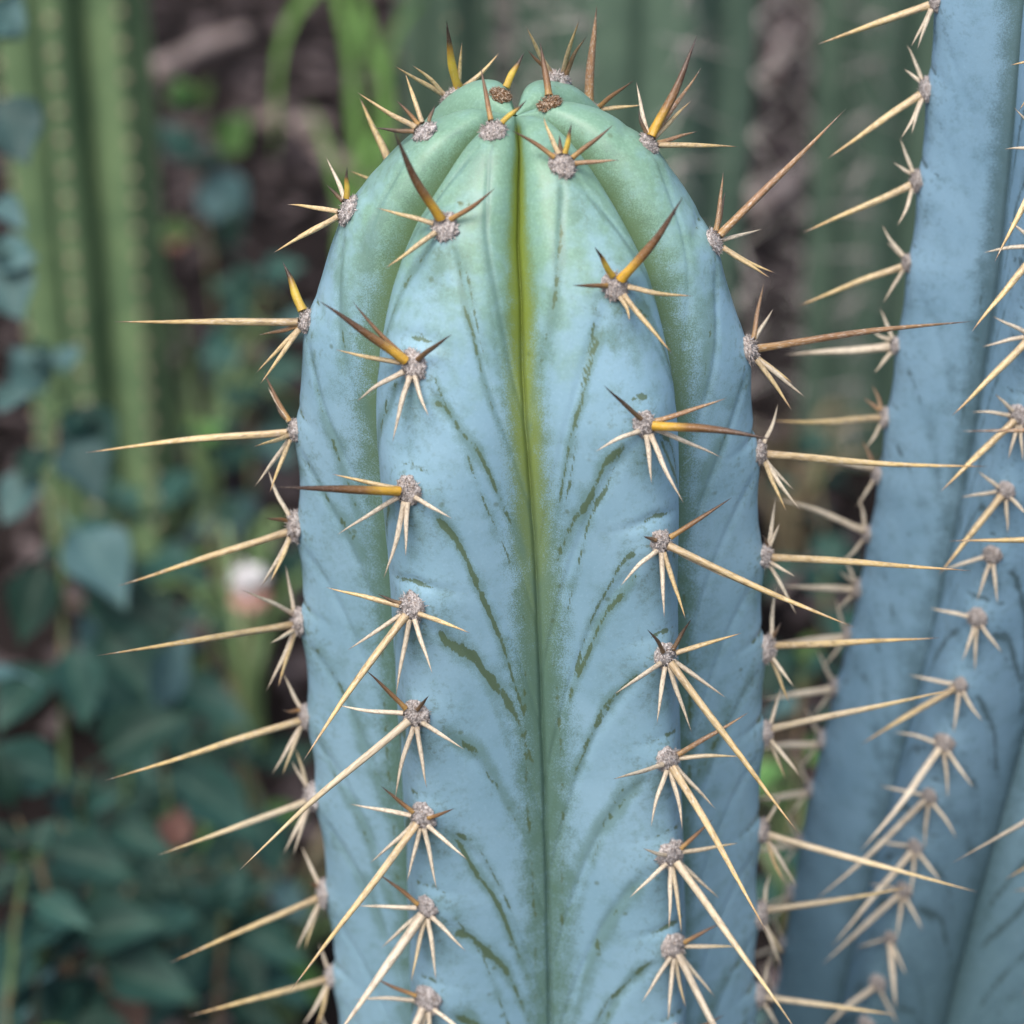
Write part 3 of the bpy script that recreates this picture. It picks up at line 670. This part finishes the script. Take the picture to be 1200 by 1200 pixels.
def weed(label, pix, z, lsize, mats, npairs, group='broad-leaved weeds', start=.25, name='leafy_weed', heroes=(), spread=1.0, hs=1.15, shapes=(0, 1, 2)):
    """upright weed: stem through the given pixels at depth z, rooted straight down in the soil, opposite leaves"""
    pts = [at(x, y, z + dz) for (x, y, dz) in pix]; low = pts[0]
    root = Vector((low.x + random.uniform(-.03, .03), low.y + random.uniform(.0, .05), 0)); root.z = gh(root.x, root.y) - .01
    th = empty(name, root); tag(th, label, 'weed', group)
    path = spl([root] + pts, 8); tube('stem', path, .0026, .0011, M_STEM, th)
    nP = len(path); az = random.uniform(0, 3)
    for k in range(npairs):
        f = start + (1 - start) * (k + .5) / npairs; q = path[min(nP - 1, int(f * (nP - 1)))]; az += 1.57 + random.uniform(-.3, .3)
        L = lsize * 1.2 * (1.1 - .40 * f) * random.uniform(.75, 1.25)
        for sgn in (0, math.pi):
            a = az + sgn + random.uniform(-.3, .3); droop = random.uniform(-.75, .25)
            d = Vector((math.cos(a), math.sin(a), droop)).normalized()
            leaf(th, q, q + d * L * spread, Vector((random.gauss(0, .25), random.gauss(-.25, .25), 1)), random.choice(mats), LV[random.choice(shapes)])
    q = path[-1]
    for k in range(3):
        a = k * 2.1 + az; d = Vector((math.cos(a) * .7, math.sin(a) * .7, .8)).normalized(); leaf(th, q, q + d * lsize * .5, Vector((0, -.5, 1)), random.choice(mats))
    for (bx, by, tx, ty, dz, m) in heroes:
        b = at(bx, by, z + dz); k = min(range(nP), key=lambda k: (path[k] - b).length); b0 = path[k]
        lf = leaf(th, b, b + (at(tx, ty, z + dz - .012) - b) * hs, (CAM - b).normalized() + Vector((random.gauss(0, .25), 0, .5)), m, LV[random.choice(shapes)])
        tube('leaf_stalk', spl([b0, (b0 + b) / 2 + Vector((0, 0, .004)), b], 3), .0011, .0008, M_STEM, th, 5)
    return th
Lf, Lb, Ly = M_LEAF, M_LEAFB, M_LEAFY
weed('tall weed with drooping blue-grey oval leaves in front of the bright green cactus', [(85, 1180, 0), (75, 900, 0), (72, 650, 0), (62, 440, 0)], 1.22, .040, [Lf, Lb], 5, heroes=[
 (62, 470, 18, 415, 0, Lb), (70, 500, 112, 572, -.02, Lb), (55, 540, 5, 600, 0, Lb), (72, 600, 140, 690, -.02, Lb), (62, 640, 25, 735, 0, Lf), (100, 690, 185, 735, .01, Lf), (105, 720, 165, 800, 0, Lf), (75, 740, 100, 830, -.02, Lf), (70, 460, 120, 545, .02, Lf)])
weed('weed of large pale blue-grey rounded leaves climbing past the bright green cactus', [(-30, 1150, 0), (-28, 700, 0), (-20, 350, 0), (-10, 60, 0)], 1.08, .045, [Lb], 2, spread=.7, hs=.95, heroes=[
 (-12, 60, 22, -15, 0, Lb), (-10, 100, 36, 195, -.02, Lb), (-14, 230, 28, 260, .01, Lb), (-16, 300, 46, 300, 0, Lb), (-15, 290, 30, 378, 0, Lb), (-15, 480, 30, 455, 0, Lb)])
weed('low bushy weed with long dark teal leaves above a brown fallen leaf', [(130, 1230, 0), (110, 1080, 0), (95, 960, 0)], 1.17, .046, [Lf], 5, shapes=(1, 3, 4), hs=1.35, start=.1, heroes=[
 (95, 925, 8, 890, -.02, Lf), (100, 900, 175, 850, 0, Lf), (105, 960, 175, 985, .01, Lf), (60, 1000, 0, 1030, 0, Lf), (110, 1030, 55, 1110, -.02, Lf)])
weed('bushy weed with a pinkish dead leaf caught among its teal leaves', [(230, 1260, 0), (215, 1080, 0), (190, 880, 0)], 1.27, .044, [Lf], 6, shapes=(1, 3, 4), hs=1.35, start=.1, heroes=[
 (190, 900, 270, 950, 0, Lf), (175, 870, 120, 800, .02, Lf), (185, 960, 130, 1030, 0, Lf), (215, 1060, 290, 1040, 0, Lf), (200, 1010, 240, 1090, -.01, Lf), (180, 850, 205, 770, .02, Lb)])
weed('spreading weed with pointed teal leaves touching the straw spines of the domed cactus', [(300, 1280, 0), (305, 1100, .02), (285, 900, .05)], 1.36, .044, [Lf, Lf, Ly], 6, shapes=(1, 3, 4), hs=1.35, start=.15, heroes=[
 (295, 920, 205, 915, 0, Lf), (290, 900, 345, 880, 0, Lf), (300, 960, 250, 1000, 0, Lf), (300, 930, 318, 1000, -.01, Lf), (310, 1020, 345, 1060, .01, Lb)])
weed('small dark weed in the shade at the foot of the teal bushes', [(20, 1280, 0), (15, 1120, 0), (30, 1010, 0)], 1.10, .044, [Lf, Ly], 4, shapes=(1, 3, 4), hs=1.35, start=.1)
weed('dark leafy weed with oval leaves half hidden behind the teal bushes', [(160, 1200, 0), (150, 1000, 0), (150, 830, 0), (160, 720, 0)], 1.48, .042, [Lf], 7, start=.2)
weed('slender weed with pale green shoots on the open brown mulch', [(265, 430, 0), (240, 260, 0), (222, 130, 0)], 2.02, .045, [Lf, Lb, Ly], 3, heroes=[
 (222, 130, 205, 95, 0, Ly), (222, 135, 240, 100, 0, Ly), (235, 200, 195, 150, 0, Lf), (250, 190, 285, 140, .02, Ly), (255, 180, 268, 265, 0, Lb), (262, 300, 275, 250, 0, Lf)])
weed('weed with broad teal leaves growing between bright green cactus and domed blue cactus', [(300, 620, 0), (295, 480, 0), (310, 340, 0)], 1.75, .050, [Lf, Lb], 5, heroes=[
 (300, 330, 345, 310, 0, Lf), (310, 350, 255, 335, 0, Lf), (295, 440, 350, 430, 0, Lf), (290, 400, 240, 420, 0, Lf), (300, 470, 350, 500, .02, Lf)])
weed('sparse weed of mixed green leaves behind the white flower head', [(245, 800, 0), (250, 640, 0), (235, 520, 0)], 1.68, .042, [Lf, Ly], 6)
weed('weed with fresh green leaves growing between the two blue cacti', [(925, 1150, 0), (930, 960, 0), (940, 790, 0)], 1.22, .042, [Lf, Ly, Lb], 7, start=.1)
weed('low dark weed at the foot of the dark green cactus', [(960, 760, 0), (965, 640, 0), (955, 540, 0)], 1.60, .044, [Lf], 5)

weed('dense weed of long dark leaves crowding the soil below the tall drooping weed', [(60, 1300, 0), (40, 1180, 0), (60, 1060, 0)], 1.14, .050, [Lf], 7, shapes=(1, 3, 4), hs=1.35, start=.05, heroes=[
 (40, 990, 120, 1010, 0, Lf), (50, 1080, 0, 1150, -.02, Lf), (70, 1100, 150, 1080, 0, Lf), (100, 1130, 190, 1150, .01, Lf), (20, 960, 0, 900, 0, Lf)])
weed('dark weed with narrow leaves between the pinkish dead leaf and the lower straw spines', [(250, 1300, 0), (255, 1180, 0), (262, 1070, 0)], 1.25, .048, [Lf], 6, shapes=(1, 3, 4), hs=1.35, start=.05, heroes=[
 (255, 1090, 200, 1160, 0, Lf), (262, 1080, 330, 1110, .01, Lf), (250, 1150, 310, 1190, 0, Lf)])
weed('shaded weed of overlapping teal leaves beneath the white flower head', [(180, 1000, 0), (190, 860, 0), (205, 740, 0)], 1.52, .050, [Lf], 7, start=.15, heroes=[
 (200, 780, 260, 830, 0, Lf), (200, 760, 140, 790, 0, Lf), (195, 850, 250, 900, 0, Lf)])
weed('dark weed hiding the foot of the bright green cactus', [(150, 780, 0), (150, 690, 0), (140, 600, 0)], 1.66, .050, [Lf], 6, start=.2)
def blade_mesh(pts, w0, name='blade'):
    V, F = [], []; n_ = len(pts)
    for k, p in enumerate(pts):
        f = k / (n_ - 1); d = (pts[min(k + 1, n_ - 1)] - pts[max(k - 1, 0)]).normalized(); side = d.cross(CAM - p).normalized() * (w0 * (.6 + .8 * f if f < .5 else 1.0) * (1 - max(0, (f - .5) / .5) ** 2 * .97))
        up = d.cross(side).normalized() * w0 * .35
        V += [tuple(p - side), tuple(p + up), tuple(p + side)]
    for k in range(n_ - 1):
        b = k * 3; F += [(b, b + 1, b + 4, b + 3), (b + 1, b + 2, b + 5, b + 4)]
    return mesh_np(name, V, F, None)
def grass_mat(name, c1, c2):
    s = NT(name); oi = s.n('ObjectInfo'); b = s.mix(oi.outputs['Random'], c1, c2)
    b = s.mix(s.mr(s.noise(s.coord('Object'), 60, 3), .5, .7, 0, .5), b, tuple(q * .6 for q in c1)); return s.fin(b, .5, .4)
M_GR = grass_mat('bright_grass', (.075, .19, .03), (.12, .26, .045)); M_GR2 = grass_mat('dull_grass', (.10, .18, .07), (.16, .22, .10)); M_GR3 = grass_mat('dry_grass', (.26, .21, .12), (.18, .15, .09))
def grass(label, gpx, blades, z, mat, group='grass tufts'):
    r0 = on_ground(*gpx) if gpx else None
    th = empty('grass_tuft', r0); tag(th, label, 'grass', group)
    for (w_, pix) in blades:
        pts = [r0 + Vector((random.uniform(-.01, .01), random.uniform(-.01, .01), -.015))] + [at(x, y, z + dz) for (x, y, dz) in pix]
        put('blade', blade_mesh(spl(pts, 6), w_), I4, th, mat)
    return th
grass('tall arching bright green grass on the mulch beside the domed cactus', (405, 420), [
 (.0045, [(420, 180, 0), (395, -10, 0), (360, -5, 0), (328, 60, 0), (322, 190, 0)]), (.0048, [(452, 150, 0), (432, 40, 0), (405, -60, 0)]),
 (.0035, [(420, 230, 0), (412, 90, 0), (425, -40, 0)]), (.004, [(440, 250, 0), (455, 60, .02), (500, -10, .02)]), (.004, [(400, 280, 0), (440, 160, 0), (470, 130, 0)]), (.0035, [(410, 300, 0), (385, 180, 0), (360, 120, 0)])], 2.15, M_GR)
def rand_tuft(label, cx, cy, z, nb, hpx, mat, wd=.0014, group='thin grass tufts'):
    wd = wd * 1.25
    bl = []
    for k in range(int(nb * 1.7)):
        s_ = random.uniform(-1, 1); h = hpx * random.uniform(.6, 1.2)
        bl.append((wd * random.uniform(.7, 1.3), [(cx + s_ * 25, cy - h * .5, random.uniform(-.03, .03)), (cx + s_ * 70, cy - h * .9, random.uniform(-.05, .03)), (cx + s_ * 130, cy - h * random.uniform(.7, 1.0), random.uniform(-.06, .02))]))
    p = at(cx, cy, z); d = p - CAM; g_ = CAM + d * (-CAM.z / d.z); gp = proj(g_)
    return grass(label, (gp[0], gp[1]), bl, g_ and gp[2], mat, group)
rand_tuft('thin grass tuft beside the stalk of the white flower head', 290, 860, 1.5, 14, 260, M_GR2)
rand_tuft('dry straw-coloured grass tuft low beside the lower spines of the domed cactus', 330, 1150, 1.3, 10, 200, M_GR3)
rand_tuft('thin green grass tuft under the lowest left spines of the domed cactus', 330, 1190, 1.3, 12, 170, M_GR2)
rand_tuft('dull grass tuft in front of the teal-leaved weed on the mulch', 240, 600, 1.7, 14, 240, M_GR2)
rand_tuft('grass tuft rooted between the two blue cacti', 935, 1120, 1.25, 12, 220, M_GR2)
rand_tuft('grass tuft at the edge of the brown mulch behind the right-hand spines', 925, 640, 1.8, 10, 160, M_GR3)

# white flower head on a thin stalk, faded pink petals under it
fr = on_ground(275, 960); fl = empty('white_flower', fr); tag(fl, 'white fluffy flower head with faded pink petals on a thin stalk', 'flower')
fc = at(292, 682, 1.5); tube('stalk', spl([fr + Vector((0, 0, -.015)), at(285, 850, 1.52), fc], 8), .0014, .0009, M_STEM, fl)
M_PET = far_mat('white_petal', (.78, .76, .74), (.62, .62, .66)); M_PINK = far_mat('faded_pink_petal', (.52, .30, .24), (.42, .24, .20))
for k in range(34):
    d = Vector((random.gauss(0, 1), random.gauss(0, 1), abs(random.gauss(0, 1)) + .1)).normalized(); leaf(fl, fc, fc + d * .012, Vector((0, 0, 1)) if abs(d.z) < .9 else Vector((1, 0, 0)), M_PET, LV[3], 'petal')
for k in range(9):
    a = k * .7; d = Vector((math.cos(a), math.sin(a), -1.1)).normalized(); leaf(fl, fc - Vector((0, 0, .003)), fc + d * .018, Vector((0, -1, .5)), M_PINK, LV[2], 'sepal')

# fallen leaves
def fallen(label, px, py, z, L, rot, mat=M_DRY):
    c = at(px, py, z) if z else on_ground(px, py, .015); d = RGT * math.cos(rot) + UPV * math.sin(rot) * .8 + FWD * .2
    up = (CAM - c).normalized() + Vector((.2, 0, .4)); y = d.normalized(); zz = (up - y * up.dot(y)).normalized(); x = y.cross(zz)
    M = Matrix((x * L, y * L, zz * L)).transposed().to_4x4(); M.translation = c - d * L * .5
    o = put('fallen_leaf', LV[2], M, None, mat); tag(o, label, 'dead leaf', 'dead leaves'); return o
fallen('pinkish brown dead leaf caught among teal weed leaves', 205, 972, 1.22, .022, 1.3)
fallen('large reddish brown dead leaf low under the dark teal bush', 120, 1190, 1.2, .045, 2.6)
fallen('small brown dead leaf on the soil by the lower spines', 340, 1140, None, .03, .4)
fallen('dead leaf lying on mulch beside the slender pale-shooted weed', 205, 280, None, .025, .9)

# ------------------------------------------------------------------ mulch and sticks
def chip_mat(name, cs):
    s = NT(name); c = s.coord('Object'); a = s.noise(c, 26, 2); b = s.noise(s.coord('Object', (1, 1, 1)), 180, 4, .7)
    base = s.ramp(a, [(.3, cs[0]), (.45, cs[1]), (.55, cs[2]), (.7, cs[3])])
    return s.fin(s.mix(s.mr(b, .5, .7, 0, .6), base, tuple(q * .5 for q in cs[1])), .92, .1)
M_CHIP = chip_mat('bark_mulch', [(.020, .0155, .015), (.056, .044, .044), (.125, .10, .10), (.032, .025, .025)])
rs = np.random.default_rng(3); NCH = 11000
cxs = rs.uniform(-1.5, 1.6, NCH); cys = rs.uniform(.35, 4.2, NCH); V = []; F = []
cube = np.array([(-1, -1, -1), (1, -1, -1), (1, 1, -1), (-1, 1, -1), (-.8, -.9, 1), (.9, -.8, 1), (.8, .9, 1), (-.9, .7, 1)], float) * .5
cf = [(0, 3, 2, 1), (4, 5, 6, 7), (0, 1, 5, 4), (1, 2, 6, 5), (2, 3, 7, 6), (3, 0, 4, 7)]
for k in range(NCH):
    L = rs.uniform(.008, .034) * (1 if rs.random() < .85 else 1.8); W_ = L * rs.uniform(.2, .6); H = rs.uniform(.002, .006)
    a = rs.uniform(0, 6.28); tl = rs.normal(0, .25); q = cube * (L, W_, H) * (1 + rs.uniform(-.18, .18, (8, 3)))
    q = np.stack([q[:, 0] * math.cos(tl) - q[:, 2] * math.sin(tl), q[:, 1], q[:, 0] * math.sin(tl) + q[:, 2] * math.cos(tl)], -1)
    q = np.stack([q[:, 0] * math.cos(a) - q[:, 1] * math.sin(a), q[:, 0] * math.sin(a) + q[:, 1] * math.cos(a), q[:, 2]], -1)
    q += (cxs[k], cys[k], gh(cxs[k], cys[k]) + abs(tl) * L * .3 + .002); b = len(V); V += q.tolist(); F += [tuple(b + i for i in f) for f in cf]
tag(put('mulch', mesh_np('mulch', V, F, M_CHIP, False), I4), 'greyish brown bark mulch strewn over the soil', 'mulch', kind='stuff')
M_PALE = chip_mat('weathered_wood', [(.17, .13, .115), (.22, .17, .155), (.30, .25, .235), (.14, .11, .10)])
def stick(label, pa, pb, r, mat=M_PALE, name='stick', group='sticks on the mulch', flat=1.0):
    a, b = on_ground(*pa, .012), on_ground(*pb, .014); m = (a + b) / 2 + Vector((random.uniform(-.01, .01), random.uniform(-.01, .01), .004))
    o = tube(name, spl([a, m, b], 6), r, r * .75, mat, None, 8, .18); tag(o, label, 'stick', group); return o
stick('long pale weathered branch lying on brown mulch beside the bright green cactus', (176, 88), (290, 38), .011)
stick('short pale wood chunk on mulch under the arching grass', (345, 152), (388, 148), .012)
stick('small whitish wood chip beside the slender pale-shooted weed', (310, 150), (330, 130), .012)
stick('grey stick end on mulch close to the crown of the domed cactus', (372, 172), (410, 200), .010)
stick('thin reddish twig leaning low through the grass near the lower spines', (268, 790), (330, 1010), .004, M_STEM)
stick('thin grey twig on dark soil between the two blue cacti', (905, 700), (990, 640), .004)
stick('grey stick on mulch in the gap left of the dark green cactus', (880, 250), (930, 205), .012)
stick('pale twig on mulch right of the thick dull green stem', (905, 90), (925, 20), .008)
